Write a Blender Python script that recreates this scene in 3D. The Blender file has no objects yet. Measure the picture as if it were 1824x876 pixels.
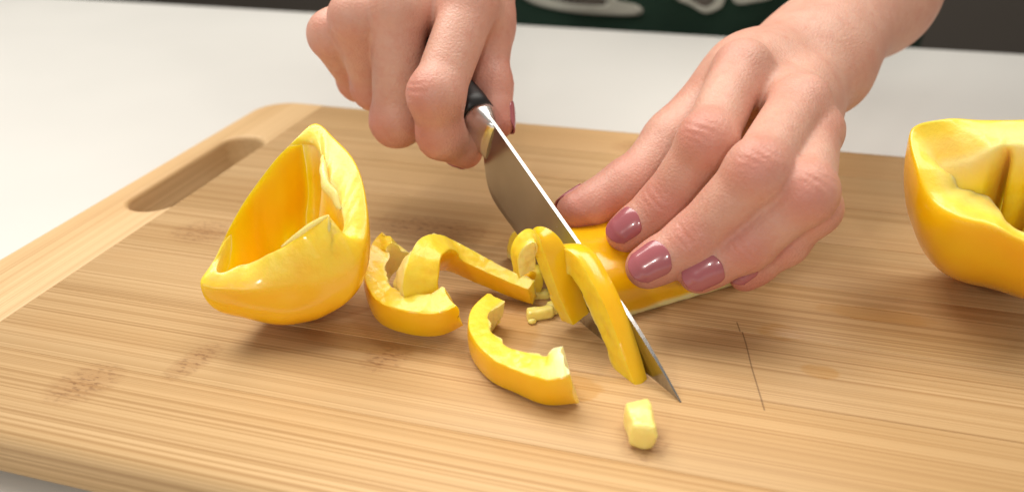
import bpy, bmesh, math, random
import numpy as np
from math import radians as rad
random.seed(4); np.random.seed(4)
S = bpy.context.scene
COL = S.collection

# ------------------------------------------------------------------ camera
FPX, CAMZ = 1400.0, 0.15                       # focal length in photo pixels (1824 wide), height over the board
PITCH, ROLL, YAW = rad(28.57), rad(-0.26), rad(-15.25)
_cp, _sp, _cy, _sy = math.cos(PITCH), math.sin(PITCH), math.cos(YAW), math.sin(YAW)
FWD = np.array([_sy*_cp, _cy*_cp, -_sp]); _r0 = np.array([_cy, -_sy, 0.]); _u0 = np.cross(_r0, FWD)
RIGHT = math.cos(ROLL)*_r0 + math.sin(ROLL)*_u0
UP = -math.sin(ROLL)*_r0 + math.cos(ROLL)*_u0
CAM = np.array([0., 0., CAMZ])
from mathutils import Matrix, Vector
cd = bpy.data.cameras.new('camera'); cam = bpy.data.objects.new('camera', cd); COL.objects.link(cam)
M = Matrix.Identity(4)
for i in range(3):
    M[i][0], M[i][1], M[i][2], M[i][3] = RIGHT[i], UP[i], -FWD[i], CAM[i]
cam.matrix_world = M
cd.sensor_width = 36; cd.lens = 36*FPX/1824; cd.clip_start = .01; cd.clip_end = 50
cd.dof.use_dof = True; cd.dof.focus_distance = .262; cd.dof.aperture_fstop = 8.0
S.camera = cam
# ------------------------------------------------------------------ world, lamps, exposure
W = bpy.data.worlds.new('World'); S.world = W; W.use_nodes = True
bg = W.node_tree.nodes['Background']; bg.inputs[0].default_value = (1.0, .94, .86, 1); bg.inputs[1].default_value = .31
def area(name, loc, target, size, power, col=(1, .95, .875), sy=None):
    l = bpy.data.lights.new(name, 'AREA'); l.energy = power; l.color = col; l.size = size
    if sy: l.shape = 'RECTANGLE'; l.size_y = sy
    o = bpy.data.objects.new(name, l); COL.objects.link(o); o.location = loc
    o.rotation_euler = (Vector(target)-Vector(loc)).to_track_quat('-Z', 'Y').to_euler(); return o
area('softbox_lamp', (-.58, .58, 1.05), (-.05, .30, 0), .80, 15)
area('ceiling_lamp', (.33, .72, 1.30), (0, .3, 0), .75, 10)
area('panel_lamp', (-.30, -.75, .52), (-.05, .28, 0), .035, 1.8)
area('panel_lamp', (.16, -.80, .56), (0, .28, 0), .035, 1.8)
S.view_settings.view_transform = 'Standard'; S.view_settings.look = 'None'
S.view_settings.gamma = 1; S.view_settings.exposure = .10

# ------------------------------------------------------------------ helpers
def ray(x, y):
    d = (x-912)*RIGHT - (y-438)*UP + FPX*FWD
    return d/np.linalg.norm(d)
def at(x, y, z=0.):                            # point at height z that the photo shows at pixel x, y
    d = ray(x, y); return CAM + d*((z-CAM[2])/d[2])
def away(x, y, dist):                          # point at a distance from the lens
    return CAM + dist*ray(x, y)
def nrm(v): v = np.asarray(v, float); return v/np.linalg.norm(v)
def mesh_obj(name, v, f, mat, parent=None, smooth=True):
    me = bpy.data.meshes.new(name); me.from_pydata([tuple(map(float, p)) for p in v], [], [tuple(map(int, q)) for q in f]); me.update()
    if smooth: me.polygons.foreach_set('use_smooth', [True]*len(me.polygons))
    o = bpy.data.objects.new(name, me); COL.objects.link(o)
    if mat: me.materials.append(mat)
    if parent: o.parent = parent
    return o
def attr(o, name, vals):
    a = o.data.attributes.new(name, 'FLOAT', 'POINT'); a.data.foreach_set('value', np.asarray(vals, np.float32))
def tag(o, label=None, cat=None, group=None, kind=None):
    if label: o['label'] = label
    if cat: o['category'] = cat
    if group: o['group'] = group
    if kind: o['kind'] = kind
    return o
def empty(name, loc=(0, 0, 0)):
    o = bpy.data.objects.new(name, None); COL.objects.link(o); o.location = loc; o.empty_display_size = .02; return o
def catmull(P, n, closed=False):
    P = np.asarray(P, float); m = len(P); out = []
    segs = m if closed else m-1
    ts = np.linspace(0, segs, n, endpoint=not closed)
    for t in ts:
        i = min(int(t), segs-1); u = t-i
        g = (lambda k: P[k % m]) if closed else (lambda k: P[min(max(k, 0), m-1)])
        a, b, c, d = g(i-1), g(i), g(i+1), g(i+2)
        out.append(.5*((2*b)+(-a+c)*u+(2*a-5*b+4*c-d)*u*u+(-a+3*b-3*c+d)*u**3))
    return np.array(out)
def vnoise(p, scale, seed=0):                  # smooth value noise, about -1..1
    p = np.asarray(p)*scale + seed*17.31; i = np.floor(p).astype(int); f = p-i; f = f*f*(3-2*f)
    def hsh(a, b, c):
        n = (a*374761393 + b*668265263 + c*2147483647 + seed*144665) & 0xffffffff
        n = ((n ^ (n >> 13))*1274126177) & 0xffffffff
        return ((n ^ (n >> 16)) & 0xffff)/32767.5-1
    r = 0
    for dx in (0, 1):
        for dy in (0, 1):
            for dz in (0, 1):
                w = (f[..., 0] if dx else 1-f[..., 0])*(f[..., 1] if dy else 1-f[..., 1])*(f[..., 2] if dz else 1-f[..., 2])
                r = r + w*hsh(i[..., 0]+dx, i[..., 1]+dy, i[..., 2]+dz)
    return r
def smin(a, b, k):
    h = np.maximum(k-np.abs(a-b), 0)/k
    return np.minimum(a, b)-h*h*k*.25
def cone(p, a, b, r1, r2):                     # distance to a round cone
    a = np.asarray(a, float); b = np.asarray(b, float); ba = b-a; l2 = ba@ba; rr = r1-r2; a2 = l2-rr*rr; il2 = 1/l2
    pa = p-a; y = pa@ba; z = y-l2; q = pa*l2-y[:, None]*ba; x2 = np.einsum('ij,ij->i', q, q)
    y2 = y*y*l2; z2 = z*z*l2; k = np.sign(rr)*rr*rr*x2
    d = (np.sqrt(x2*a2*il2)+y*rr)*il2-r1
    m1 = np.sign(z)*a2*z2 > k; m2 = (~m1) & (np.sign(y)*a2*y2 < k)
    d = np.where(m1, np.sqrt(x2+z2)*il2-r2, d); return np.where(m2, np.sqrt(x2+y2)*il2-r1, d)
def ball(p, c, r): return np.linalg.norm(p-np.asarray(c), axis=1)-r
def ellip(p, c, r, R=None):
    q = p-np.asarray(c)
    if R is not None: q = q@np.asarray(R).T
    r = np.asarray(r); k0 = np.linalg.norm(q/r, axis=1); k1 = np.linalg.norm(q/(r*r), axis=1)
    return k0*(k0-1)/np.maximum(k1, 1e-9)
def surf(fn, lo, hi, h, B=5):                  # surface nets over a sparse grid
    lo = np.asarray(lo, float); hi = np.asarray(hi, float)
    nb = np.ceil((hi-lo)/(h*B)).astype(int); n = nb*B
    g = [lo[i]+(np.arange(nb[i])*B+(B-1)/2)*h for i in range(3)]
    G = np.stack(np.meshgrid(*g, indexing='ij'), -1).reshape(-1, 3)
    c = np.concatenate([fn(q) for q in np.array_split(G, max(1, len(G)//200000))]).reshape(nb)
    A = np.repeat(np.repeat(np.repeat(c, B, 0), B, 1), B, 2).astype(np.float32)
    act = np.argwhere(np.abs(c) < h*B*1.25)
    off = np.stack(np.meshgrid(*[np.arange(B)]*3, indexing='ij'), -1).reshape(-1, 3)
    for ch in np.array_split(act, max(1, len(act)//2500)):
        I = (ch[:, None, :]*B+off[None]).reshape(-1, 3)
        A[I[:, 0], I[:, 1], I[:, 2]] = fn(lo+I*h)
    s = A < 0
    cnt = np.zeros(n-1, np.int8)
    sl = lambda k: tuple(slice(k[i], n[i]-1+k[i]) for i in range(3))
    cor = [(i, j, k) for i in (0, 1) for j in (0, 1) for k in (0, 1)]
    for k in cor: cnt += s[sl(k)]
    cells = np.argwhere((cnt > 0) & (cnt < 8))
    val = np.stack([A[cells[:, 0]+k[0], cells[:, 1]+k[1], cells[:, 2]+k[2]] for k in cor], 1)
    acc = np.zeros((len(cells), 3)); num = np.zeros(len(cells))
    for a in range(8):
        for b in range(a+1, 8):
            ka, kb = np.array(cor[a]), np.array(cor[b])
            if np.abs(ka-kb).sum() != 1: continue
            m = (val[:, a] < 0) != (val[:, b] < 0)
            t = val[:, a]/np.where(m, val[:, a]-val[:, b], 1)
            acc += np.where(m[:, None], ka+t[:, None]*(kb-ka), 0); num += m
    V = lo+(cells+acc/num[:, None])*h
    idx = -np.ones(n-1, np.int64); idx[tuple(cells.T)] = np.arange(len(cells))
    F = []
    for ax in range(3):
        s0 = [slice(1, n[i]-1) for i in range(3)]; s0[ax] = slice(0, n[ax]-1); s1 = list(s0); s1[ax] = slice(1, n[ax])
        e = np.argwhere(s[tuple(s0)] != s[tuple(s1)])
        for i in range(3):
            if i != ax: e[:, i] += 1
        b, c2 = (ax+1) % 3, (ax+2) % 3
        def cell(db, dc):
            q = e.copy(); q[:, b] += db; q[:, c2] += dc; return idx[tuple(q.T)]
        quad = np.stack([cell(-1, -1), cell(0, -1), cell(0, 0), cell(-1, 0)], 1)
        fl = ~s[tuple(e.T)]
        quad[fl] = quad[fl][:, ::-1]
        F.append(quad)
    F = np.concatenate(F); F = F[(F >= 0).all(1)]
    return V, F

# ------------------------------------------------------------------ materials
class NT:
    def __init__(s, name):
        s.m = bpy.data.materials.new(name); s.m.use_nodes = True; s.t = s.m.node_tree; s.b = s.t.nodes['Principled BSDF']
    def n(s, typ, **kw):
        o = s.t.nodes.new(typ)
        for k, v in kw.items(): setattr(o, k, v)
        return o
    def l(s, a, b): s.t.links.new(a, b)
    def val(s, x, sock):
        if hasattr(x, 'links'): s.l(x, sock)
        else: sock.default_value = x
    def math(s, op, a, b=0., clamp=False):
        o = s.n('ShaderNodeMath', operation=op); o.use_clamp = clamp; s.val(a, o.inputs[0]); s.val(b, o.inputs[1]); return o.outputs[0]
    def mix(s, f, a, b, mode='MIX'):
        o = s.n('ShaderNodeMix', data_type='RGBA', blend_type=mode); s.val(f, o.inputs[0])
        for x, k in ((a, 6), (b, 7)):
            if isinstance(x, tuple): x = x+(1,)
            s.val(x, o.inputs[k])
        return o.outputs[2]
    def co(s): return s.n('ShaderNodeTexCoord').outputs['Object']
    def map(s, v, scale=(1, 1, 1), loc=(0, 0, 0)):
        o = s.n('ShaderNodeMapping'); s.l(v, o.inputs[0]); o.inputs['Scale'].default_value = scale
        s.val(loc, o.inputs['Location']) ; return o.outputs[0]
    def noise(s, v, sc, det=3, rough=.5):
        o = s.n('ShaderNodeTexNoise'); s.l(v, o.inputs['Vector']); o.inputs['Scale'].default_value = sc; o.inputs['Detail'].default_value = det; o.inputs['Roughness'].default_value = rough; return o.outputs[0]
    def ramp(s, f, stops):
        o = s.n('ShaderNodeValToRGB'); s.l(f, o.inputs[0]); e = o.color_ramp.elements
        while len(e) < len(stops): e.new(.5)
        for k, (p, c) in zip(e, stops): k.position = p; k.color = c+(1,) if len(c) == 3 else c
        return o.outputs[0]
    def attr(s, name): return s.n('ShaderNodeAttribute', attribute_name=name).outputs['Fac']
    def bump(s, h, st, dist, prev=None):
        o = s.n('ShaderNodeBump'); s.l(h, o.inputs['Height']); o.inputs['Strength'].default_value = st; o.inputs['Distance'].default_value = dist
        if prev: s.l(prev, o.inputs['Normal'])
        return o.outputs[0]
    def out(s, col=None, rough=None, normal=None, **kw):
        for x, k in ((col, 'Base Color'), (rough, 'Roughness'), (normal, 'Normal')):
            if x is None: continue
            if isinstance(x, tuple): x = x+(1,)
            s.val(x, s.b.inputs[k])
        for k, v in kw.items(): s.b.inputs[k.replace('_', ' ')].default_value = v
        return s.m
def ss(m, w, radius, scale):
    b = m.node_tree.nodes['Principled BSDF']; b.inputs['Subsurface Weight'].default_value = w
    b.inputs['Subsurface Radius'].default_value = radius; b.inputs['Subsurface Scale'].default_value = scale
    return m

def bamboo(name, along_y=False, light=1.0):
    t = NT(name); co = t.co()
    rnd = t.n('ShaderNodeObjectInfo').outputs['Random']
    cm = t.n('ShaderNodeCombineXYZ'); t.l(t.math('MULTIPLY', rnd, 3.7), cm.inputs[0]); t.l(t.math('MULTIPLY', rnd, 1.9), cm.inputs[1])
    ad = t.n('ShaderNodeVectorMath', operation='ADD'); t.l(co, ad.inputs[0]); t.l(cm.outputs[0], ad.inputs[1]); v = ad.outputs[0]
    # slight waviness of the grain
    sw = (lambda a, b: (b, a, b)) if along_y else (lambda a, b: (a, b, b))
    wob = t.noise(t.map(v, sw(4, 14)), 1, 2)
    wc = t.n('ShaderNodeCombineXYZ'); t.l(t.math('MULTIPLY', t.math('SUBTRACT', wob, .5), .0022), wc.inputs[0 if along_y else 1])
    ad2 = t.n('ShaderNodeVectorMath', operation='ADD'); t.l(v, ad2.inputs[0]); t.l(wc.outputs[0], ad2.inputs[1]); v = ad2.outputs[0]
    fine = t.math('ADD', t.math('MULTIPLY', t.noise(t.map(v, sw(1.6, 2100)), 1, 0, .4), .6), t.math('MULTIPLY', t.noise(t.map(v, sw(1.2, 1150)), 1, 0, .4), .4))
    mid = t.noise(t.map(v, sw(1.4, 170)), 1, 2, .5)
    broad = t.noise(t.map(v, sw(1.5, 30)), 1, 2, .5)
    blot = t.noise(t.map(v, sw(10, 22)), 1, 4, .6)
    k = light
    base = t.ramp(broad, [(.28, (.52*k, .320*k, .142*k)), (.52, (.565*k, .362*k, .172*k)), (.75, (.59*k, .390*k, .196*k))])
    base = t.mix(t.math('MULTIPLY', t.math('SUBTRACT', mid, .54), 1.4, True), base, (.50*k, .310*k, .142*k))
    lines = t.ramp(fine, [(.36, (.68, .58, .48)), (.46, (.94, .92, .88)), (.53, (1.02, 1.03, 1.04)), (.62, (1.20, 1.27, 1.38))])
    base = t.mix(.62 if not along_y else .35, base, lines, 'MULTIPLY')
    if along_y: base = t.mix(1.0, base, (.98, 1.05, 1.14), 'MULTIPLY')
    base = t.mix(t.math('MULTIPLY', t.math('SUBTRACT', blot, .54), 1.2, True), base, (.55, .29, .105))
    if not along_y:
        sep = t.n('ShaderNodeSeparateXYZ'); t.l(co, sep.inputs[0]); X, Y = sep.outputs[0], sep.outputs[1]
        tot = None
        for (px, py, rx, ry) in KNOTS:
            p = at(px, py, 0); ca, sa = math.cos(.25), math.sin(.25)
            dx = t.math('SUBTRACT', X, float(p[0])); dy = t.math('SUBTRACT', Y, float(p[1]))
            dx = t.math('SUBTRACT', dx, t.math('MULTIPLY', dy, .2))
            r2 = t.math('ADD', t.math('POWER', t.math('ABSOLUTE', t.math('DIVIDE', dx, rx)), 2), t.math('POWER', t.math('ABSOLUTE', t.math('DIVIDE', dy, ry)), 2))
            g = t.math('SUBTRACT', 1.0, r2, True)
            tot = g if tot is None else t.math('MAXIMUM', tot, g)
        fl = t.noise(t.map(co, (330, 900, 900)), 1, 2, .6)
        fleck = t.math('MULTIPLY', t.math('MULTIPLY', t.math('SUBTRACT', fl, .52), 9, True), tot)
        base = t.mix(t.math('MULTIPLY', tot, .34), base, (.36, .165, .06))
        base = t.mix(t.math('MULTIPLY', fleck, .55), base, (.16, .062, .022))
        # knife scratch and a few juice stains
        a, b = at(1315, 573), at(1362, 730); d = nrm(b-a); L = float(np.linalg.norm(b-a))
        lx = t.math('SUBTRACT', X, float(a[0])); ly = t.math('SUBTRACT', Y, float(a[1]))
        along = t.math('ADD', t.math('MULTIPLY', lx, float(d[0])), t.math('MULTIPLY', ly, float(d[1])))
        perp = t.math('ABSOLUTE', t.math('ADD', t.math('ADD', t.math('MULTIPLY', lx, float(-d[1])), t.math('MULTIPLY', ly, float(d[0]))), t.math('MULTIPLY', t.math('SUBTRACT', wob, .5), .004)))
        sc = t.math('MULTIPLY', t.math('SUBTRACT', 1.0, t.math('DIVIDE', perp, .00035), True), t.math('MULTIPLY', t.math('GREATER_THAN', along, 0.), t.math('LESS_THAN', along, L)))
        base = t.mix(t.math('MULTIPLY', sc, .8), base, (.10, .045, .02))
        st = None
        for (px, py, rx, ry) in STAINS:
            p = at(px, py, 0)
            r2 = t.math('ADD', t.math('POWER', t.math('ABSOLUTE', t.math('DIVIDE', t.math('SUBTRACT', X, float(p[0])), rx)), 2), t.math('POWER', t.math('ABSOLUTE', t.math('DIVIDE', t.math('SUBTRACT', Y, float(p[1])), ry)), 2))
            g = t.math('MULTIPLY', t.math('SUBTRACT', t.math('ADD', 1.0, t.math('MULTIPLY', t.math('SUBTRACT', t.noise(co, 160, 3), .5), 1.6)), r2), 2.5, True)
            st = g if st is None else t.math('MAXIMUM', st, g)
        base = t.mix(t.math('MULTIPLY', st, .36), base, (.50, .25, .06))
        rough = t.math('SUBTRACT', t.math('ADD', .42, t.math('MULTIPLY', fine, .2)), t.math('MULTIPLY', st, .22))
    else:
        rough = t.math('ADD', .42, t.math('MULTIPLY', fine, .2))
    base = t.mix(1.0, base, t.ramp(rnd, [(0, (.93, .92, .90)), (1, (1.05, 1.05, 1.05))]), 'MULTIPLY')
    nb = t.bump(fine, .25, .0004, t.bump(mid, .15, .0006))
    m = t.out(base, rough, nb); m.node_tree.nodes['Principled BSDF'].inputs['Specular IOR Level'].default_value = .35
    return m
KNOTS = [(150, 682, .011, .012), (345, 642, .006, .012), (690, 634, .008, .010), (1150, 792, .007, .008), (365, 412, .016, .012), (1135, 262, .014, .012), (1800, 470, .012, .012), (760, 405, .03, .012)]
STAINS = [(1462, 662, .0065, .004), (1392, 590, .008, .006), (640, 600, .026, .008), (900, 600, .012, .016), (1030, 690, .008, .006), (1560, 560, .02, .005)]

def pepper_mat():
    t = NT('yellow_pepper'); co = t.co()
    sk = t.attr('skin'); mb = t.attr('membrane')
    n1 = t.noise(co, 38, 3); n2 = t.noise(co, 500, 3, .65); n3 = t.noise(co, 120, 3, .6)
    skin = t.ramp(n1, [(.3, (.90, .44, .002)), (.55, (.92, .50, .003)), (.78, (.93, .57, .005))])
    flesh = t.ramp(n3, [(.3, (.91, .58, .006)), (.5, (.92, .64, .014)), (.72, (.93, .70, .045))])
    flesh = t.mix(t.math('MULTIPLY', mb, 1.0, True), flesh, (.94, .83, .40))
    col = t.mix(t.math('MULTIPLY', sk, 1.0, True), flesh, skin)
    rough = t.math('SUBTRACT', t.math('ADD', .36, t.math('MULTIPLY', n2, .14)), t.math('MULTIPLY', sk, .22))
    inv = t.math('SUBTRACT', 1.0, sk, True)
    hh = t.math('MULTIPLY', t.math('ADD', n2, t.math('MULTIPLY', n3, 1.2)), t.math('ADD', .06, inv))
    m = t.out(col, rough, t.bump(hh, .30, .0008))
    m.node_tree.nodes['Principled BSDF'].inputs['Coat Weight'].default_value = .30
    m.node_tree.nodes['Principled BSDF'].inputs['Coat Roughness'].default_value = .12
    return ss(m, .38, (1, .65, .10), .008)
def skin_mat():
    t = NT('skin'); co = t.co()
    red = t.attr('red'); n1 = t.noise(co, 60, 4, .6); n2 = t.noise(co, 900, 3, .6); n3 = t.noise(t.map(co, (1, 1, 1)), 260, 2)
    base = t.mix(t.math('MULTIPLY', t.math('SUBTRACT', n1, .38), 2.2, True), (.66, .380, .285), (.57, .270, .195))
    base = t.mix(t.math('MULTIPLY', red, .95, True), base, (.54, .170, .130))
    base = t.mix(t.math('MULTIPLY', t.math('SUBTRACT', n3, .52), 1.6, True), base, (.58, .23, .16))
    vo = t.n('ShaderNodeTexVoronoi'); t.l(co, vo.inputs[0]); vo.inputs['Scale'].default_value = 1100
    nb = t.bump(n2, .35, .0005, t.bump(vo.outputs[0], .30, .0004))
    return ss(t.out(base, t.math('ADD', .40, t.math('MULTIPLY', n2, .16)), nb), .22, (1, .36, .18), .006)
def simple(name, col, rough=.5, **kw):
    t = NT(name); n = t.noise(t.co(), kw.pop('ns', 200), 3); v = kw.pop('var', .12)
    c = t.mix(n, tuple(x*(1-v) for x in col), tuple(min(1, x*(1+v)) for x in col))
    return t.out(c, t.math('ADD', rough-.04, t.math('MULTIPLY', n, .08)), None, **kw)
M_board = bamboo('bamboo_field'); M_end = bamboo('bamboo_end', True, 1.2)
M_pep = pepper_mat(); M_skin = skin_mat()
M_counter = simple('white_laminate', (.66, .655, .625), .38, ns=14, var=.02)
M_wall = simple('dark_wall', (.085, .072, .060), .8, ns=3)
def steel():
    t = NT('brushed_steel'); n = t.noise(t.map(t.co(), (1, 1, 1)), 900, 2); m = t.noise(t.co(), 60, 3)
    return t.out(t.mix(m, (.34, .33, .31), (.50, .49, .47)), t.math('ADD', .16, t.math('MULTIPLY', t.noise(t.co(), 140, 4, .7), .16)), None, Metallic=1.0)
M_steel = steel()
M_collar = simple('polished_steel', (.80, .79, .77), .26, var=.04, Metallic=1.0)
M_handle = simple('black_plastic', (.014, .013, .013), .42, ns=400)
M_apron = simple('green_cotton', (.006, .030, .016), .9, ns=600, var=.3)
M_print = simple('pale_print', (.42, .42, .36), .8); M_print_fill = simple('grey_print', (.10, .085, .07), .8)
M_nail = simple('rose_polish', (.39, .110, .130), .22, var=.05, Coat_Weight=.6, Coat_Roughness=.06)

# ------------------------------------------------------------------ setting
BT = .018                                                    # board thickness
def slab(name, x0, x1, y0, y1, z0, z1, mat, bev=.002):
    bm = bmesh.new(); bmesh.ops.create_cube(bm, size=1)
    for v in bm.verts: v.co = ((x0+x1)/2+v.co.x*(x1-x0), (y0+y1)/2+v.co.y*(y1-y0), (z0+z1)/2+v.co.z*(z1-z0))
    bmesh.ops.bevel(bm, geom=bm.edges[:], offset=bev, segments=3, affect='EDGES', profile=.5)
    me = bpy.data.meshes.new(name); bm.to_mesh(me); bm.free(); me.materials.append(mat)
    o = bpy.data.objects.new(name, me); COL.objects.link(o); return o
tag(slab('countertop', -1.3, 1.3, -.45, .722, -.058, -BT-.002, M_counter, .004), kind='structure')
tag(slab('wall', -3, 3, 1.9, 2.0, -1, 2.4, M_wall), kind='structure')
tag(slab('floor', -3, 3, -.5, 1.9, -1.02, -.95, M_wall), kind='structure')

# ------------------------------------------------------------------ cutting board
XL, XS, YF, YB = -.2655, -.227, .1235, .410
XR = .235; XRE = XR+.0385
board = tag(empty('cutting_board', (0, 0, -BT)), 'bamboo cutting board with rounded corners and a slot handle in its end strip', 'cutting board')
def put(o): o.parent = board; o.matrix_parent_inverse = Matrix.Translation((0, 0, BT)); return o
def sd_end(side):
    cx = (XL+XS)/2 if side < 0 else (XR+XRE)/2; hx = (XS-XL)/2; cy = (YF+YB)/2; hy = (YB-YF)/2
    def fn(p):
        x = (p[:, 0]-cx)*(-side); y = p[:, 1]-cy; z = p[:, 2]+BT/2          # x>0: towards the middle of the board
        # outline: rounded at the outer corners only
        R = .022
        qx = np.abs(x-.03)-(hx+.03-R)-0; qy = np.abs(y)-(hy-R)
        d2 = np.hypot(np.maximum(qx, 0), np.maximum(qy, 0))+np.minimum(np.maximum(qx, qy), 0)-R
        r = .005; wz = np.abs(z)-BT/2+r; w2 = d2+r
        d = np.hypot(np.maximum(w2, 0), np.maximum(wz, 0))+np.minimum(np.maximum(w2, wz), 0)-r
        d = np.maximum(d, x-(hx-.00015))
        # slot
        yy = np.maximum(np.abs(y-(SLOT[1]-cy))-SLOT[2], 0); sl = np.hypot(x-(-side)*(SLOT[0]-cx if side < 0 else 0), yy)-SLOT[3]
        k = .003; a = -sl; h = np.maximum(k-np.abs(d-a), 0)/k
        return np.maximum(d, a)+h*h*k*.25
    return fn, (cx-hx-.004, YF-.004, -BT-.004), (cx+hx+.004, YB+.004, .004)
sA, sB = at(262, 352), at(437, 258)
SLOT = (-.2395, (sA[1]+sB[1])/2+.000, .0350, .0112)
for side in (-1, 1):
    fn, lo, hi = sd_end(side); V, F = surf(fn, lo, hi, .0009)
    put(mesh_obj('end_plank', V, F, M_end))
YS = [YF, .158, .193, .228, .264, .300, .336, .373, YB]
def prof(y0, y1, front, back):
    r = .0055; s = .00022; P = []
    def corner(cy, cz, a0, rr, n):
        for i in range(n+1):
            a = a0+math.pi/2*i/n; P.append((cy+rr*math.cos(a), cz+rr*math.sin(a)))
    rb = r if back else s; rf = r if front else s; nb, nf = (7 if back else 2), (7 if front else 2)
    corner(y1-rb, -rb, 0, rb, nb); corner(y0+rf, -rf, math.pi/2, rf, nf)
    corner(y0+rf, -BT+rf, math.pi, rf, nf); corner(y1-rb, -BT+rb, 1.5*math.pi, rb, nb)
    return P
for i in range(len(YS)-1):
    P = prof(YS[i]+.00004, YS[i+1]-.00004, i == 0, i == len(YS)-2); n = len(P)
    dz = random.uniform(-.00012, .00003)
    V = [(x, y, z+dz) for x in (XS, XR) for y, z in P]
    F = [(j, (j+1) % n, n+(j+1) % n, n+j) for j in range(n)]+[tuple(range(n))[::-1], tuple(range(n, 2*n))]
    o = mesh_obj('plank', V, F, M_board)
    o.data.polygons[-1].use_smooth = False; o.data.polygons[-2].use_smooth = False
    put(o)

# ------------------------------------------------------------------ pepper halves (bowl shaped shells)
def bowl(name, outer, inner, bottom, label, cavity=.007, flat=.62, bulge=.10, lobes=(), inner_deep=.9, seed=1, group=None, push=(0, 0), tipflat=0., ribs=()):
    N = 132
    O = catmull([at(*p) for p in outer], N, True); I = catmull([at(*p) for p in inner], N, True)
    Bc = np.array(bottom); rows = []; sk = []; mb = []
    I = I+(vnoise(I, 330, seed+11)*.0014+vnoise(I, 110, seed+12)*.0016)[:, None]*nrm([.5, -.5, .8]); O = O+(vnoise(O, 90, seed+13)*.0008)[:, None]*np.array([.3, -.3, .8])
    K = 26
    for k in range(K, -1, -1):                               # outside, from the bottom up to the rim
        f = math.pi/2*(k/K); s = math.sin(f)
        an = np.angle(np.exp(1j*np.linspace(0, 2*math.pi, N, endpoint=False)))
        c = np.maximum(math.cos(f), 0)**(flat+tipflat*np.exp(-(an/.75)**2)+tipflat*.6*np.exp(-((an-2.0)/.6)**2)); c = c[:, None]
        P = np.empty_like(O); ex = 1+bulge*math.sin(2*f)
        P[:, :2] = Bc[:2]+(O[:, :2]-Bc[:2])*c*ex
        P[:, 2] = Bc[2]+(O[:, 2]-Bc[2])*(1-s)
        un = O[:, :2]-Bc[:2]; un = un/np.linalg.norm(un, axis=1)[:, None]
        P[:, :2] += np.array(push)*(np.clip(un@np.array(push)/(np.linalg.norm(push)+1e-9), 0, 1)*math.sin(2*f)**1.5 if 0 < k < K else np.zeros(N))[:, None]
        th = np.linspace(0, 2*math.pi, N, endpoint=False)
        g = np.zeros(N)
        for (t0, w, a) in lobes: g += a*np.exp(-((np.angle(np.exp(1j*(th-t0))))/w)**2)
        P[:, :2] += (P[:, :2]-Bc[:2])*(g*math.sin(2*f)**.7 if k not in (0, K) else 0*g)[:, None]
        w = math.sin(2*f) if 0 < k < K else 0
        P = P+(vnoise(P, 42, seed+21)*.0018*w+vnoise(P, 120, seed+22)*.0004*w)[:, None]*nrm([.2, -.8, .1])
        rows.append(P); sk.append(min(1., .6+k/4)); mb.append(0.)
    for tt, lift in ((.06, .0002), (.3, .0005), (.55, .0007), (.8, .0006), (.95, .0)):
        P = O*(1-tt)+I*tt; P = P.copy(); P[:, 2] += lift
        P += (vnoise(P, 150, seed)*.0006*(1 if tt > .1 else 0))[:, None]*np.array([0, 0, 1.])
        rows.append(P); sk.append(0. if tt > .1 else .35); mb.append(.10 if tt < .5 else .3+.4*(tt > .9))
    Ci = Bc+np.array([0, 0, cavity])
    for k in range(0, K+1):
        f = math.pi/2*(k/K); c, s = math.cos(f)**.75, math.sin(f)
        g = np.ones(N)
        for (t0, wd, am) in ribs: g -= am*np.exp(-(np.angle(np.exp(1j*(th-t0)))/wd)**2)*math.sin(min(f*1.6, math.pi/2))**.7
        P = np.empty_like(I); P[:, :2] = Ci[:2]+(I[:, :2]-Ci[:2])*(c*g)[:, None]; P[:, 2] = Ci[2]+(I[:, 2]-Ci[2])*(1-s)
        w = math.sin(2*f) if 0 < k < K else 0
        P += (vnoise(P, 70, seed+3)*.0022*w+vnoise(P, 260, seed+5)*.0006*(w+.3*(k < 3)))[:, None]*nrm([.3, -.3, 1])
        rows.append(P); sk.append(0.08); mb.append((.75, .5, .28, .12)[k] if k < 4 else .0)
    V = np.concatenate(rows); R = len(rows); F = []
    for r in range(R-1):
        for j in range(N):
            a, b = r*N+j, r*N+(j+1) % N; F.append((a, b, b+N, a+N))
    ob = mesh_obj(name, V, F, M_pep)
    vn = vnoise(V, 45, seed+9)
    rb = sum((np.exp(-(np.angle(np.exp(1j*(th-t0)))/(wd*.8))**2) for t0, wd, am in ribs), np.zeros(N))
    mm = np.repeat(mb, N).reshape(R, N); mm[R-K:R-6] = np.maximum(mm[R-K:R-6], .55*rb); mm = mm.ravel()
    attr(ob, 'skin', np.repeat(sk, N)); attr(ob, 'membrane', np.clip(mm*(.8+.8*vn), 0, 1))
    bm = bmesh.new(); bm.from_mesh(ob.data); bmesh.ops.remove_doubles(bm, verts=bm.verts, dist=1e-6); bmesh.ops.recalc_face_normals(bm, faces=bm.faces); bm.to_mesh(ob.data); bm.free()
    md = ob.modifiers.new('smooth', 'SUBSURF'); md.levels = 1; md.render_levels = 1
    return tag(ob, label, 'pepper', group)
lo_ = [(357, 506, .023), (412, 516, .021), (480, 514, .021), (540, 506, .022), (596, 494, .025), (636, 464, .031), (655, 410, .037), (650, 337, .045), (630, 282, .051), (596, 244, .055),
       (561, 218, .058), (523, 250, .055), (481, 296, .049), (440, 351, .042), (404, 415, .033), (378, 470, .026)]
li_ = [(386, 484, .025), (430, 470, .027), (470, 455, .030), (505, 436, .034), (543, 408, .039), (587, 381, .045), (591, 436, .035), (612, 402, .038), (600, 354, .043), (582, 325, .046),
       (576, 290, .049), (562, 258, .052), (530, 264, .051), (486, 312, .045), (446, 364, .038), (408, 428, .030)]
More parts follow.
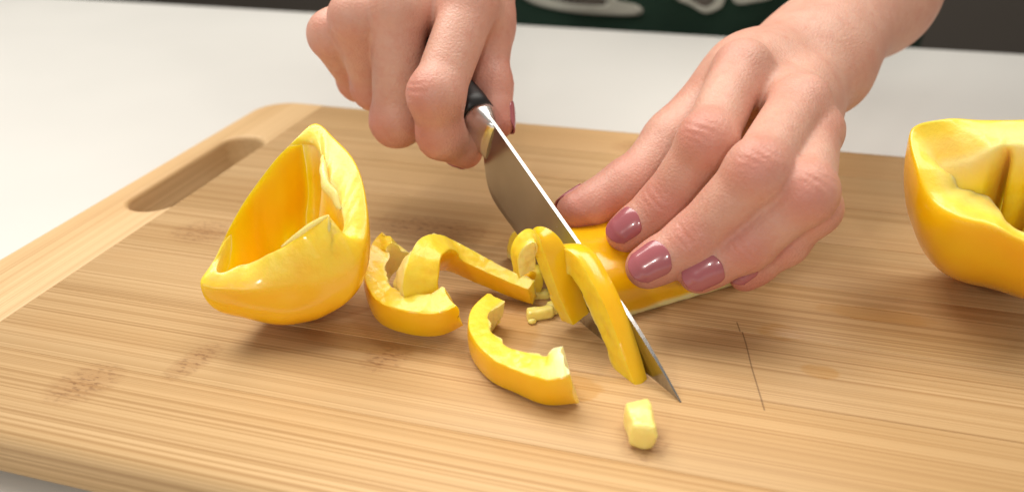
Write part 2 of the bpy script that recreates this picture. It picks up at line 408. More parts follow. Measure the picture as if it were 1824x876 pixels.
bc = at(488, 556, 0)
lp = bowl('pepper_half', lo_, li_, (bc[0], bc[1]+.008, 0.0), 'hollow yellow pepper half with a pale membrane flap, touching the curled slice', seed=2, push=(.002, -.006), flat=.80, bulge=.03, tipflat=1.2,
     lobes=((1.0, .5, .04), (2.2, .4, .05)), ribs=((3.75, .16, .22), (4.9, .18, .12)))
ro_ = [(1621, 230, .058), (1634, 300, .050), (1660, 358, .043), (1706, 386, .042), (1766, 404, .042), (1830, 432, .040), (1900, 440, .041), (1965, 410, .044), (2000, 340, .050), (1990, 270, .058),
       (1930, 225, .064), (1860, 214, .066), (1800, 214, .066), (1740, 213, .065), (1680, 211, .064)]
ri_ = [(1686, 296, .051), (1698, 316, .048), (1712, 330, .046), (1749, 346, .044), (1772, 370, .042), (1800, 404, .040), (1860, 412, .041), (1920, 390, .044), (1950, 340, .049), (1940, 300, .054),
       (1900, 275, .061), (1850, 262, .062), (1805, 258, .062), (1768, 266, .060), (1728, 288, .055)]
bc = at(1815, 468, 0)
rp = bowl('pepper_half', ro_, ri_, (bc[0], bc[1]+.004, 0.0), 'upright cut yellow pepper half with ribbed hollow, alone beside the hand holding the pepper', seed=5, bulge=.0, flat=.85,
     lobes=((1.0, .4, .04), (2.0, .35, -.03)), ribs=((5.15, .16, .50), (4.35, .16, .45), (.75, .14, .30), (2.4, .18, .35)), cavity=.005)
def tube(name, path, rad_, mat, parent=None, n=14, skin=.0, memb=.3, seed=0):
    path = np.asarray(path); m = len(path); V = []; T = np.gradient(path, axis=0); up = np.array([.2, .3, 1.])
    for i in range(m):
        t = nrm(T[i]); a = nrm(np.cross(t, up)); b = np.cross(t, a)
        for j in range(n):
            an = 2*math.pi*j/n; V.append(path[i]+rad_[i]*(math.cos(an)*a*.75+math.sin(an)*b))
    V = np.array(V); V += (vnoise(V, 220, seed)*.0006)[:, None]*np.ones(3)
    F = [(i*n+j, i*n+(j+1) % n, (i+1)*n+(j+1) % n, (i+1)*n+j) for i in range(m-1) for j in range(n)]+[tuple(range(n))[::-1], tuple(range((m-1)*n, m*n))]
    o = mesh_obj(name, V, F, mat, parent); attr(o, 'skin', [skin]*len(V)); attr(o, 'membrane', [memb]*len(V)); return o
for pts, r in (([(577, 276, .0515), (573, 300, .0495), (580, 326, .0470), (596, 350, .0440), (608, 372, .0412)], .0019), ([(500, 441, .0335), (522, 425, .0365), (545, 408, .0398), (568, 393, .0428), (588, 381, .0452)], .0009),
               ([(588, 382, .0452), (589, 400, .0415), (590, 418, .0382), (592, 434, .0355)], .0008)):
    P = catmull([at(*p) for p in pts], 22); tube('membrane', P, [r*(.25+.75*math.sin(math.pi*i/21)) for i in range(22)], M_pep, lp, seed=6, memb=.6)
# ------------------------------------------------------------------ pepper slices (swept wall sections)
def strip(name, path, wide, wid, thick, label, nrm_dir=None, flip=1, seed=1, n=110, taper=(1, 1), group=None, cat='pepper slice', endpale=0.):
    """path: centre line; wide: direction of the slice's width at each control point; skin lies on the side flip*(tangent x wide)"""
    P = catmull(path, n); Wd = catmull(wide, n); wds = catmull([[w] for w in wid], n)[:, 0]; ths = catmull([[t] for t in thick], n)[:, 0]
    T = np.gradient(P, axis=0); V = []; sk = []; mb = []; D1 = []; KS = []
    prof = []
    def seg(a, b, k, s):
        for i in range(k): prof.append((a[0]+(b[0]-a[0])*i/k, a[1]+(b[1]-a[1])*i/k, s))
    # u: along wide (-1..1), w: along outwards (-1 inner .. 1 skin)
    seg((-1, -.90), (-1, .93), 9, 0); seg((-1, .93), (-.95, 1.0), 1, .8); seg((-.95, 1.0), (.95, 1.0), 8, 1); seg((.95, 1.0), (1, .93), 1, 1); seg((1, .93), (1, -.90), 9, 0); seg((1, -.90), (.94, -1), 1, 0); seg((.94, -1), (-.94, -1), 8, -1); seg((-.94, -1), (-1, -.90), 1, -1)
    m = len(prof)
    for i in range(n):
        t = nrm(T[i]); w = Wd[i]-t*(Wd[i]@t); w = nrm(w); b = flip*np.cross(t, w)
        en = 1
        for (a, c, s) in prof:
            bow = (1-a*a)*.16 if c > .5 else 0
            V.append(P[i]+w*a*wds[i]/2*en+b*(c+bow)*ths[i]/2*en); D1.append(b if s < 0 else w*np.sign(a)); KS.append(s)
            sk.append(max(s, 0)*.88); mb.append((.6 if s < 0 else .05)+endpale*max(0, 1-(n-1-i)/16))
    V = np.array(V); D1 = np.array(D1); KS = np.array(KS)
    amp = np.where(KS < 0, vnoise(V, 230, seed)*.0012+vnoise(V, 600, seed+2)*.0004, np.where(KS == 0, vnoise(V, 160, seed+1)*.0002+vnoise(V, 520, seed+1)*.0002, 0))
    V = V+D1*amp[:, None]
    rag = (vnoise(V, 420, seed+6)*.0012)[:, None]; V[:m] -= nrm(T[0])*rag[:m]; V[-m:] += nrm(T[-1])*rag[-m:]
    V = np.array(V)
    F = [(i*m+j, i*m+(j+1) % m, (i+1)*m+(j+1) % m, (i+1)*m+j) for i in range(n-1) for j in range(m)]
    c0, c1 = len(V), len(V)+1
    t0, t1 = nrm(T[0]), nrm(T[-1])
    V = np.vstack([V, V[:m].mean(0)-t0*.0006, V[-m:].mean(0)+t1*.0006]); sk += [0, 0]; mb += [.2, .2+endpale]
    F += [(c0, (j+1) % m, j) for j in range(m)]+[(c1, (n-1)*m+j, (n-1)*m+(j+1) % m) for j in range(m)]
    o = mesh_obj(name, V, F, M_pep); attr(o, 'skin', sk); attr(o, 'membrane', mb)
    bm = bmesh.new(); bm.from_mesh(o.data); bmesh.ops.recalc_face_normals(bm, faces=bm.faces); bm.to_mesh(o.data); bm.free()
    o.data.set_sharp_from_angle(angle=rad(34))
    return tag(o, label, cat, group)
UPV = np.array([0, 0, 1.])
# G-shaped slice lying next to the left half
A = [(706, 436, .017), (682, 462, .013), (668, 502, .010), (686, 542, .009), (728, 558, .009), (774, 560, .009), (806, 544, .011)]
strip('pepper_slice', [at(*p) for p in A], [nrm([.10, -.25, 1])]*len(A), [.0125]*3+[.0115]*4, [.0072, .0070, .0066, .0070, .0078, .0088, .0100],
      'curled yellow pepper slice lying against the hollow pepper half', flip=1, seed=4)
# strip whose near end curls down into the G-shaped slice
Bp = [(744, 520, .012), (742, 490, .018), (760, 458, .021), (800, 456, .016), (858, 482, .010), (915, 508, .0065), (950, 521, .006)]
strip('pepper_slice', [at(*p) for p in Bp], [nrm([.55, -.8, .2]), nrm([.5, -.8, .3]), nrm([.3, -.5, .8]), nrm([.2, -.5, .9]), nrm([.2, -.4, .9]), nrm([.2, -.4, .9]), nrm([.2, -.4, .9])],
      [.013, .014, .013, .0105, .0095, .0085, .008], [.0120, .0115, .0092, .0064, .0055, .0048, .0042], 'straight tapering yellow pepper slice with a bent end behind the curled slice', flip=1, seed=7)
# C-shaped slice in front
Cp = [(880, 548, .006), (856, 574, .006), (856, 610, .006), (886, 645, .006), (930, 664, .006), (975, 677, .0065), (1012, 668, .008)]
strip('pepper_slice', [at(*p) for p in Cp], [nrm([.05, -.15, 1])]*len(Cp), [.009, .0095, .010, .010, .010, .011, .013], [.0064, .0062, .0064, .0070, .0078, .0092, .0115],
      'C-shaped yellow pepper slice lying in front of the blade', flip=1, seed=9, endpale=.9)

# ------------------------------------------------------------------ knife
TIP = at(1213, 716); _e = at(1060, 594); _d = nrm(_e-TIP); _pn = np.array([-_d[1], _d[0], 0])
def inplane(x, y):
    d = ray(x, y); return CAM+d*(((TIP-CAM)@_pn)/(d@_pn))
S0, S1 = inplane(870, 205), inplane(1110, 545)
KU = nrm(S0-S1); KV = nrm(UPV-KU[2]*KU); KN = -np.cross(KU, KV)          # towards the butt, towards the spine, towards the camera side
LT = float((S0-TIP)@KU)
def kp(p, q, s=0.): return S0+(p-LT)*KU-q*KV+s*KN                         # p from the tip, q below the spine
knife = tag(empty('kitchen_knife', tuple(kp(LT, .03))), 'steel kitchen knife with black handle, held in the fist and cutting the pepper', 'knife')
def kput(o): o.parent = knife; o.matrix_parent_inverse = Matrix.Translation(-Vector(knife.location)); return o
edge = catmull([[0, .0040, 0], [.012, .0092, 0], [.024, .0158, 0], [.036, .0218, 0], [.048, .0254, 0], [.068, .0271, 0], [.088, .0279, 0], [.102, .0288, 0], [.109, .0276, 0], [.114, .0235, 0], [LT-.003, .0165, 0]], 40)[:, :2]
spine = np.array([[p, .0040*max(0, 1-p/.034)**1.6] for p in edge[:, 0]])
V = []; F = []
n = len(edge); lv = (0, .04, .5, .9, 1)
for i in range(n):
    p = edge[i, 0]; q0, q1 = spine[i, 1], edge[i, 1]; th = .00065*min(1, .35+p/.03)
    for f in lv:
        w = th*(1-f*.55) if f < .95 else .00004
        V.append((p, q0+(q1-q0)*f, w))
m = len(lv); V3 = []
for p, q, w in V: V3.append(kp(p, q, w))
for p, q, w in V: V3.append(kp(p, q, -w))
k = len(V)
for i in range(n-1):
    for j in range(m-1):
        a = i*m+j; F.append((a, a+1, a+1+m, a+m)); F.append((k+a, k+a+m, k+a+1+m, k+a+1))
    a = i*m; F.append((a, a+m, k+a+m, k+a)); a = i*m+m-1; F.append((a, k+a, k+a+m, a+m))
a = (n-1)*m; F += [(a+j, a+j+1, k+a+j+1, k+a+j) for j in range(m-1)]; F += [(j, k+j, k+j+1, j+1) for j in range(m-1)]
kput(mesh_obj('blade', V3, F, M_steel, smooth=False))
def ksweep(name, secs, mat, nn=28, e=2.6):
    V = []
    for (p, qc, hh, ht) in secs:
        for j in range(nn):
            a = 2*math.pi*j/nn; c, s = math.cos(a), math.sin(a)
            V.append(kp(p, qc+hh*np.sign(s)*abs(s)**(2/e), ht*np.sign(c)*abs(c)**(2/e)))
    m = len(secs)
    F = [(i*nn+j, i*nn+(j+1) % nn, (i+1)*nn+(j+1) % nn, (i+1)*nn+j) for i in range(m-1) for j in range(nn)]+[tuple(range(nn))[::-1], tuple(range((m-1)*nn, m*nn))]
    o = mesh_obj(name, V, F, mat); o.data.polygons[-1].use_smooth = False; o.data.polygons[-2].use_smooth = False; return kput(o)
ksweep('bolster', [(LT-.006, .0085, .0084, .0012), (LT-.003, .0085, .0086, .0026), (LT+.001, .0085, .0088, .0050), (LT+.004, .0082, .0086, .0063), (LT+.0062, .0082, .0086, .0067)], M_collar)
ksweep('handle', [(LT+.006, .0082, .0087, .0069), (LT+.012, .0084, .0088, .0072), (LT+.03, .0090, .0088, .0076), (LT+.06, .0095, .0096, .0080), (LT+.09, .0095, .0100, .0080), (LT+.105, .0105, .0108, .0076), (LT+.110, .0110, .0085, .0055)], M_handle)

# slices at the blade, both on its camera side
def onb(p, q, s): return kp(p, q, s)
# the slice that stands stuck on the blade face
E_ = [(1012, 456), (1044, 458), (1080, 508), (1108, 568), (1130, 628), (1148, 676)]
path = [inplane(*p)+KN*.0036 for p in E_]
path[0] = path[0]+KN*.006
strip('pepper_slice', path, [KN]*len(path), [.0068, .0068, .0066, .0064, .0060, .0050], [.0085, .0085, .0085, .0082, .0078, .0066],
      'long curved yellow pepper slice clinging to the face of the blade', flip=-1, seed=12)
D_ = [(934, 480, .022), (933, 446, .030), (952, 428, .033), (976, 442, .030), (993, 487, .021), (1010, 530, .012), (1025, 563, .005)]
path = [at(*p) for p in D_]
strip('pepper_slice', path, [nrm(KN+np.array([0, 0, .15]))]*len(path), [.0060, .0068, .0075, .008, .008, .008, .0075], [.0045, .0050, .0055, .0062, .0066, .0066, .0060],
      'arched yellow pepper slice standing beside the blade', flip=-1, seed=14)
# ------------------------------------------------------------------ chunks and crumbs
def chunk(name, c, size, label, seed, pale=.2, skin_side=None, rot=0., cat='pepper bit', group=None, soft=.5):
    c = np.asarray(c); sz = np.asarray(size)
    ca, sa = math.cos(rot), math.sin(rot)
    def fn(p):
        q = p-c; q = np.stack([q[:, 0]*ca+q[:, 1]*sa, -q[:, 0]*sa+q[:, 1]*ca, q[:, 2]], 1)
        sh = 1+.25*q[:, 0]/sz[0]*np.sign(.5-(seed % 2)); q = q*np.stack([np.ones(len(q)), sh, np.ones(len(q))], 1)
        a = np.abs(q)-sz/2+.0010; d = np.linalg.norm(np.maximum(a, 0), axis=1)+np.minimum(a.max(1), 0)-.0010
        k0 = np.linalg.norm(q/(sz*.56), axis=1); e = (k0-1)*sz.min()*.5
        return d*(1-soft)+e*soft+vnoise(p, 240, seed)*.0013*soft+vnoise(p, 700, seed+1)*.0002
    r = np.linalg.norm(sz)*.62+.002
    V, F = surf(fn, c-r, c+r, max(.00045, sz.max()/32), 4)
    V[:, 2] = np.maximum(V[:, 2], .0001)
    o = mesh_obj(name, V, F, M_pep)
    s = np.zeros(len(V))
    if skin_side is not None: s = ((V-c)@nrm(skin_side) > .30*sz.min()).astype(float)
    attr(o, 'skin', s); attr(o, 'membrane', np.full(len(V), pale)); return tag(o, label, cat, group)
p = at(1139, 752, .0045); chunk('pepper_chunk', p, (.0075, .0120, .0085), 'pale yellow pepper chunk lying just past the knife tip', 3, .55, None, .3, 'pepper chunk')
p = at(940, 502, .006); chunk('pepper_chunk', p, (.010, .007, .011), 'yellow pepper chunk at the narrow end of the straight slice', 8, .1, (-.3, -.8, .5), .5, 'pepper chunk')
for i, (x, y, s, lb) in enumerate(((962, 557, (.0095, .0042, .004), 'oblong pepper crumb between the C-shaped slice and the arched slice'), (984, 548, (.0036, .0045, .004), 'small square pepper crumb next to the oblong crumb'),
                                (998, 543, (.0036, .0050, .0045), 'small pepper crumb touching the arched slice'),
                                (962, 524, (.0065, .0036, .0032), 'flat pepper scrap at the tip of the straight slice'), (948, 572, (.0030, .0022, .0016), 'tiny pepper scrap in front of the oblong crumb'))):
    chunk('pepper_crumb', at(x, y, s[2]*.45), s, lb, 20+i, .45, None, .5, 'pepper crumb', 'pepper crumbs by the blade', .18)

# ------------------------------------------------------------------ piece under the hand
_n2 = -KN*np.array([1, 1, 0]); _n2 = nrm(_n2)                            # horizontal, away from the blade on the far side
_d2 = np.array([_d[0], _d[1], 0])
pf0, pf1 = at(1120, 553), at(1398, 470); PA = nrm(pf1-pf0); PB = np.array([-PA[1], PA[0], 0])
PC = pf1-PA*.056+PB*.024
def sd_piece(p, comp=False):
    q = p-PC; a = q@PA; b = q@PB; z = q[:, 2]
    # dome, long axis along the board
    zz = np.maximum(z, 0)
    hump = 1+.05*np.cos(b*130+.5)
    k = np.sqrt((np.abs(a)/.078)**4.0+(np.abs(b)/.0285)**3.6+(zz/(.0200*hump*(1-.25*np.clip((a-.005)/.06, 0, 1))))**2.2+1e-9)
    o = (k-1)*.022+vnoise(p, 60, 4)*.0007
    i = o+.0065+vnoise(p, 200, 6)*.0006
    cut = -((p-TIP)@_n2)+.0016
    base = -z+.0006+vnoise(p*np.array([1, 1, 0]), 140, 7)*.0006
    d = np.maximum(np.maximum(o, -i), np.maximum(cut, base))
    if comp: return o, i, cut, base
    return d
V, F = surf(sd_piece, PC+np.array([-.075, -.04, -.003]), PC+np.array([.075, .042, .03]), .0008)
pc = mesh_obj('pepper_piece', V, F, M_pep); o_, i_, c_, b_ = sd_piece(V, True)
attr(pc, 'skin', ((np.abs(o_) < .0006) & (c_ < -.0006)).astype(float)*np.clip((V[:, 2]-.0022)/.0015+vnoise(V, 150, 8)*.4, 0, 1)); attr(pc, 'membrane', np.clip((.0042-V[:, 2])/.002+vnoise(V, 120, 3)*.4, .08, .9))
tag(pc, 'domed yellow pepper piece pressed down under the fingertips, being sliced', 'pepper piece')

# ------------------------------------------------------------------ hands
class Finger:
    def __init__(s, J, R, dorsal, name): s.J = [np.asarray(j, float) for j in J]; s.R = R; s.d = nrm(dorsal); s.name = name
    def sdf(s, p, wn=None):
        wn = vnoise(p, 330, 7) if wn is None else wn; J, R = s.J, s.R; d = cone(p, J[0], J[1], R[0], R[1])
        for i in range(1, len(J)-1): d = smin(d, cone(p, J[i], J[i+1], R[i], R[i+1]), .0035)
        for i in range(1, len(J)-1):                          # knuckle and wrinkles on the back of the joint
            t = nrm(nrm(J[i]-J[i-1])+nrm(J[i+1]-J[i])); dd = nrm(s.d-t*(s.d@t))
            if i == 1 or len(J) == 3: d = smin(d, ball(p, J[i]+dd*R[i]*.10, R[i]*.95), .004)
            q = p-J[i]; al = q@t; up = q@dd
            sd = q@np.cross(t, dd); w = np.clip((up/R[i]-.30)/.4, 0, 1)*(1 if i == 1 else .75)
            for c0, bend, am in ((0., 0., 1.), (.0024, 34., .75), (-.0024, -34., .8), (.0046, 48., .35), (-.0046, -48., .4)):
                ph = al-c0-bend*sd*sd*(1 if i == 1 else .6)+.0005*wn
                d = d+w*am*.00042*np.exp(-(ph/.00055)**2)*np.clip(1.1-np.abs(sd)/(R[i]*.72), 0, 1)
            d = d+w*.00020*wn*np.exp(-(al/.005)**2)
        # finger pad
        a, b = J[-2], J[-1]; t = nrm(b-a); dd = nrm(s.d-t*(s.d@t))
        d = smin(d, ball(p, a+(b-a)*.72-dd*R[-1]*.22, R[-1]*.98), .003)
        return d
def nail(F, body, parent, length, width, over=.0012, back=None):
    a, b = F.J[-2], F.J[-1]; t = nrm(b-a); dd = nrm(F.d-t*(F.d@t)); sd = np.cross(t, dd); r = F.R[-1]
    L1 = np.linalg.norm(b-a)+r*.72; L0 = L1-length
    nu, ns = 17, 21; C_ = []; D_ = []
    for j in range(ns):
        s = j/(ns-1)
        wd = 1.0
        if s < .3: wd = math.sqrt(max(0, 1-((.3-s)/.3)**2))*.5+.5
        if s > .80: wd = max(0, 1-((s-.80)/.23)**2.6)**.5
        wd = max(wd, .25)
        for i in range(nu):
            ph = (i/(nu-1)*2-1)*wd*(width/2/r)*.98
            al = L0+length*s - (.0012*(i/(nu-1)*2-1)**2 if s > .8 else 0) + (.0010*(i/(nu-1)*2-1)**2)*(1-s)
            ax = a+t*min(al, np.linalg.norm(b-a)+r*.15)
            dr = nrm(math.cos(ph)*dd+math.sin(ph)*sd + t*max(0, (al-np.linalg.norm(b-a)-r*.15)/r)*.9)
            C_.append(ax); D_.append(dr)
    C_ = np.array(C_); D_ = np.array(D_); P = C_+D_*(r*1.9)
    for it in range(14): P = P-D_*np.clip(F.sdf(P), -.004, .004)[:, None]*.85
    e = np.array([[1-max(abs(i/(nu-1)*2-1)**5, (1-j/(ns-1))**8*.8) for i in range(nu)] for j in range(ns)]).ravel()
    P = P+D_*(.00010+.00055*e)[:, None]
    tipw = np.array([[max(0, (j/(ns-1)-.86)/.14) for i in range(nu)] for j in range(ns)]).ravel()
    P = P+t*(over*tipw)[:, None]
    Fc = [(j*nu+i, j*nu+i+1, (j+1)*nu+i+1, (j+1)*nu+i) for j in range(ns-1) for i in range(nu-1)]
    o = mesh_obj('fingernail', P, Fc, M_nail, parent)
    bm = bmesh.new(); bm.from_mesh(o.data); bmesh.ops.recalc_face_normals(bm, faces=bm.faces)
    fc = bm.faces[len(bm.faces)//2]
    if fc.normal.dot(Vector(dd)) < 0: bmesh.ops.reverse_faces(bm, faces=bm.faces)
    bm.to_mesh(o.data); bm.free()
    md = o.modifiers.new('thick', 'SOLIDIFY'); md.thickness = .0007; md.offset = -1
    md = o.modifiers.new('smooth', 'SUBSURF'); md.levels = 1; md.render_levels = 2
    return o
def hand_sdf(fingers, thumb, wrist, elbow, wr, er, palm_dorsal, hx, extra=()):
    """wr: wrist half sizes (across, thick); hx: across direction"""
    mc = [f.J[0] for f in fingers]
    pd = nrm(palm_dorsal)
    def palm(p):
        d = None
        for i, m_ in enumerate(mc):
            w0 = wrist+hx*(1.5-i)*wr[0]*.30
            c = cone(p, w0, m_*.9+wrist*.1-pd*.003, wr[1]*.62, fingers[i].R[0]*.93)
            d = c if d is None else smin(d, c, .009)
        for i in range(3): d = smin(d, cone(p, (mc[i]*.86+wrist*.14)-pd*.005, (mc[i+1]*.86+wrist*.14)-pd*.005, .0088, .0085), .008)
        for i in range(3):                                  # fill the palm
            mid = (mc[i]+mc[i+1])/2*.55+wrist*.45-pd*.010; d = smin(d, ball(p, mid, .0115), .012)
        # thenar
        d = smin(d, cone(p, thumb.J[0], thumb.J[1], .0145, .0115), .014)
        d = smin(d, cone(p, wrist-pd*.004+hx*wr[0]*.4, thumb.J[0], .015, .0145), .012)
        for i, m_ in enumerate(mc): d = smin(d, ball(p, m_+pd*.0022, fingers[i].R[0]*.88), .004)   # knuckles
        # extensor tendons
        # wrist and forearm, flat at the wrist
        ax = nrm(elbow-wrist); sx = nrm(hx-ax*(hx@ax))
        for s_ in (-1, 1):
            d = smin(d, cone(p, wrist+sx*s_*(wr[0]-wr[1]), wrist+ax*.07+sx*s_*(wr[0]-wr[1])*1.2, wr[1]*1.0, wr[1]*1.12), .018)
            d = smin(d, cone(p, wrist+ax*.07+sx*s_*(wr[0]-wr[1])*1.2, elbow+sx*s_*.010, wr[1]*1.12, er), .03)
        for (c_, r_, k_) in extra: d = smin(d, ball(p, c_, r_), k_)
        return d
    def body(p):
        wn = vnoise(p, 330, 7); d = palm(p); ft = thumb.sdf(p, wn); d = smin(d, ft, .011)
        fs = [f.sdf(p, wn) for f in fingers]
        f = fs[0]
        for g in fs[1:]: f = smin(f, g, .0012)
        # web: blend with the palm strongly only close to the knuckles
        return smin(d, f, .0045)
    return body
def redness(V, fingers, thumb):
    r = np.zeros(len(V))
    for f in fingers+[thumb]:
        for i in range(1, len(f.J)-1):
            r = np.maximum(r, .85*np.exp(-(np.linalg.norm(V-f.J[i]-f.d*f.R[i]*.7, axis=1)/.0088)**2))
        for a_, b_, q_ in ((f.J[-3], f.J[-2], .16), (f.J[-2], f.J[-1], .34)):
            r = np.maximum(r, q_*np.clip(1.6-np.maximum(cone(V, a_, b_, f.R[-2], f.R[-2]), 0)/.004, 0, 1))
        r = np.maximum(r, 1.0*np.exp(-(np.linalg.norm(V-f.J[-1], axis=1)/.010)**2))
        r = np.maximum(r, .8*np.exp(-(np.linalg.norm(V-(f.J[-1]+f.J[-2])/2+f.d*.006, axis=1)/.009)**2))  # pad flush, deepened to paint in warm light bounced off the board
        r = np.maximum(r, .35*np.exp(-(np.linalg.norm(V-f.J[0]-f.d*.006, axis=1)/.010)**2))
    return r
def cross_d(J):   # back-of-finger direction from the curl
    a, b, c = J[0], J[1], J[2]; return nrm(nrm(b-a)-nrm(c-b))

def nudge(p, dx, dy):                          # slide a joint sideways at the same distance
    d = np.asarray(p)-CAM; w = d@FWD; x = 912+FPX*(d@RIGHT)/w; y = 438-FPX*(d@UP)/w
    return away(x+dx, y+dy, float(np.linalg.norm(d)))
# ---- the hand on the pepper piece (person's left hand)
Lf = [Finger([(.0085, .2895, .0735), (-.0038, .2520, .0612), (-.0173, .2490, .0370), (-.0258, .2432, .0245)], (.0097, .0091, .0085, .0070), (-.35, -.75, .55), 'index'),
      Finger([(.0262, .2740, .0690), (.0129, .2319, .0605), (-.0048, .2295, .0363), (-.0160, .2228, .0240)], (.0097, .0092, .0087, .0071), (-.25, -.85, .45), 'middle'),
      Finger([away(1448, 222, .287), away(1434, 314, .252), (.0121, .2290, .0362), (.0006, .2236, .0235)], (.0093, .0088, .0083, .0067), (-.15, -.96, .25), 'ring'),
      Finger([away(1436, 290, .290), away(1456, 352, .257), away(1396, 418, .261), (.0150, .2290, .0215)], (.0084, .0076, .0070, .0056), (-.55, -.72, .40), 'pinky')]
Lt = Finger([(.010, .318, .058), (-.0125, .2880, .0400), (-.0290, .2690, .0295), (-.0455, .2560, .0235)], (.0135, .0112, .0098, .0072), (-.65, .70, .30), 'thumb')
for f, sh in zip(Lf, (((-14, 14), (8, 28), (18, 20), (2, 4)), ((-4, 28), (4, 28), (14, 28), (2, 6)), ((-2, 16), (0, 30), (8, 22), (0, 4)), ((-8, 14), (-6, 20), (2, 14), (0, 2)))):
    f.J = [nudge(j, *q) for j, q in zip(f.J, sh)]
Lf[3].J[1:] = [CAM+(j-CAM)*1.024 for j in Lf[3].J[1:]]
LW = away(1460, 106, .362); LE = away(1462+.594*440, 98-.804*440, .600)
lhx = nrm((Lf[0].J[0]-Lf[3].J[0]))
lpd = nrm(np.cross(nrm(LW-Lf[1].J[0]), lhx)); lpd = lpd if lpd[2] > 0 else -lpd
Lbody = hand_sdf(Lf, Lt, LW, LE, (.0205, .0155), .028, lpd, lhx)
# ---- the fist on the knife (person's right hand), laid out about the handle
HO = S0-.008*KV
def hk(t, n_, v_): return HO+t*KU+n_*KN+v_*KV
Rf = [Finger([away(838, 8, .302), away(778, 170, .282), hk(.0035, .0160, -.0010), hk(.004, .003, -.0135)], (.0100, .0093, .0084, .0066), nrm(KN+.3*KV), 'index'),
      Finger([away(710, 20, .302), away(708, 214, .308), hk(.032, .002, -.0195), hk(.033, -.014, -.0085)], (.0102, .0094, .0084, .0066), nrm(KN-.2*KV), 'middle'),
      Finger([away(634, 36, .306), away(668, 154, .326), hk(.051, .002, -.0195), hk(.051, -.0135, -.008)], (.0095, .0085, .0076, .0062), nrm(KN-.2*KV), 'ring'),
      Finger([away(594, 66, .320), away(640, 142, .340), hk(.067, .003, -.018), hk(.067, -.011, -.0085)], (.0092, .0080, .0070, .0058), nrm(KN-.2*KV), 'pinky')]
RW = away(765, -150, .345); RE = np.array([-.330, .600, .250])
Rt = Finger([away(845, -75, .338), away(853, 45, .320), away(872, 150, .308), away(886, 218, .301)], (.0130, .0102, .0085, .0064), nrm(-KN+.2*KV), 'thumb')
rhx = nrm((Rf[0].J[0]-Rf[3].J[0]))
rpd = nrm(np.cross(nrm(RW-Rf[1].J[0]), rhx)); rpd = rpd if rpd@(CAM-RW) > 0 else -rpd
Rbody = hand_sdf(Rf, Rt, RW, RE, (.0250, .0175), .031, rpd, rhx)
parts = []
for body, fs, th, wri, elb in ((Lbody, Lf, Lt, LW, LE), (Rbody, Rf, Rt, RW, RE)):
    pts = np.array([j for f in fs+[th] for j in f.J]+[wri])
    ax = nrm(elb-wri); cut = wri+ax*.105
    fn = lambda p, body=body, cut=cut, ax=ax: np.maximum(body(p), (p-cut)@ax)
    V, F = surf(fn, np.minimum(pts.min(0), cut)-.036, np.maximum(pts.max(0), cut)+.036, .00068)
    parts.append((V, F, redness(V, fs, th)))
# forearms, upper arms and trunk, coarse
SHL, SHR = np.array([.155, .86, .43]), np.array([-.225, .86, .43])
def arms(p):
    d = None
    for body, wri, elb, sh in ((Lbody, LW, LE, SHL), (Rbody, RW, RE, SHR)):
        ax = nrm(elb-wri); c = smin(np.maximum(body(p), -((p-wri-ax*.1035)@ax)), cone(p, elb, sh, .036, .052), .03)
        d = c if d is None else np.minimum(d, c)
    t = ellip(p, (-.035, .87, .30), (.215, .085, .24)); t = smin(t, ellip(p, (-.035, .87, -.02), (.215, .09, .22)), .08)
    return smin(d, t, .03)
V, F = surf(arms, (-.46, .30, -.27), (.36, 1.0, .56), .0042)
parts.append((V, F, np.zeros(len(V))))
Vs = []; Fs = []; rs = []; o_ = 0
for V, F, r in parts: Vs.append(V); Fs.append(F+o_); rs.append(r); o_ += len(V)
person = mesh_obj('person', np.concatenate(Vs), np.concatenate(Fs), M_skin); attr(person, 'red', np.concatenate(rs))
tag(person, 'person in a dark green apron slicing pepper, one hand on the knife, polished nails', 'person')
for f, l, w in zip(Lf+[Lt], (.0126, .0136, .0128, .0105, .0130), (.0122, .0130, .0122, .0098, .0130)): nail(f, Lbody, person, l, w)
for f, l, w in zip(Rf+[Rt], (.0105, .0110, .0105, .0090, .0120), (.0108, .0112, .0105, .0088, .0120)): nail(f, Rbody, person, l, w)
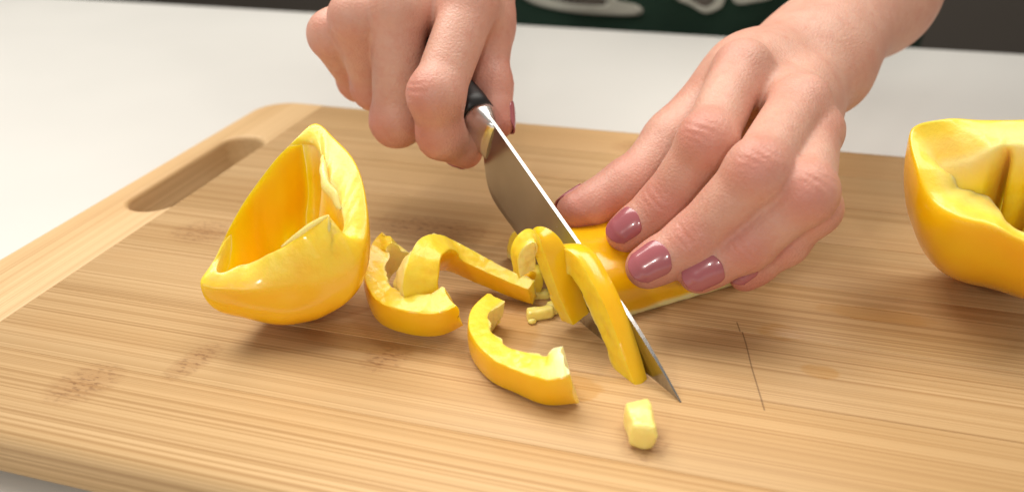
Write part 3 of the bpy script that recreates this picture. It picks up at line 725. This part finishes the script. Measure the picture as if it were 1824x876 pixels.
# apron: a cloth shell over the front of the trunk
def trunk(p):
    t = ellip(p, (-.035, .87, .30), (.215, .085, .24)); return smin(t, ellip(p, (-.035, .87, -.02), (.215, .09, .22)), .08)
def apron_fn(p):
    d = trunk(p)-.012-vnoise(p, 22, 3)*.003
    return np.maximum(np.abs(d+.003)-.003, np.maximum(p[:, 1]-.885, np.maximum(p[:, 2]-.46, -.26-p[:, 2])))
V, F = surf(apron_fn, (-.29, .74, -.28), (.22, .93, .48), .0035)
apron = mesh_obj('apron', V, F, M_apron, person); apron['label'] = 'dark green apron with pale outlined print'
# print: outlined shapes lying on the cloth
def onapron(Q):
    D = np.array([ray(*q) for q in Q]); t = np.full(len(D), .66)
    for i in range(45):
        f = apron_fn(CAM+D*t[:, None]); t = np.minimum(t+np.where(f > .0002, f*.85, 0), .86)
    return CAM+D*(t-.001)[:, None]
def flat(name, outer, inner, mat, off, parent):
    """a print: a band between two outlines, or a filled shape when inner is None, following the cloth"""
    O = catmull([list(a)+[0] for a in outer], 64, True)[:, :2]
    I = catmull([list(a)+[0] for a in inner], 64, True)[:, :2] if inner is not None else np.repeat(O.mean(0)[None], 64, 0)
    V = []; rows = 6
    for r in range(rows):
        V += list(onapron(O*(1-r/(rows-1))+I*(r/(rows-1)))-np.array([0, off, 0]))
    F = [(r*64+j, r*64+(j+1) % 64, (r+1)*64+(j+1) % 64, (r+1)*64+j) for r in range(rows-1) for j in range(64)]
    o = mesh_obj(name, V, F, mat, parent); md = o.modifiers.new('thick', 'SOLIDIFY'); md.thickness = .0006; md.offset = 0
    return o
prints = [([(915, -45), (920, -15), (937, 0), (962, 11), (1010, 21), (1060, 26), (1132, 28), (1145, 18), (1132, 8), (1103, 2), (1092, -15), (1085, -45)],
           [(945, -38), (952, -16), (965, -6), (985, 0), (1010, 6), (1040, 9), (1072, 10), (1080, 6), (1078, 0), (1072, -8), (1066, -20), (1062, -38)]),
          ([(1175, -45), (1190, -18), (1207, 0), (1230, 10), (1250, 22), (1264, 23), (1285, 13), (1292, -4), (1296, -20), (1290, -45)],
           [(1195, -38), (1208, -16), (1220, -6), (1232, 1), (1250, 11), (1260, 12), (1272, 5), (1276, -6), (1278, -20), (1274, -38)]),
          ([(1296, -45), (1300, -15), (1307, 3), (1318, 8), (1340, 5), (1372, -2), (1385, -14), (1380, -45)],
           [(1308, -38), (1310, -18), (1314, -6), (1322, -3), (1340, -5), (1362, -10), (1370, -18), (1366, -38)])]
for a, b in prints:
    flat('print', a, b, M_print, .001, apron); flat('print', b, None, M_print_fill, .001, apron)
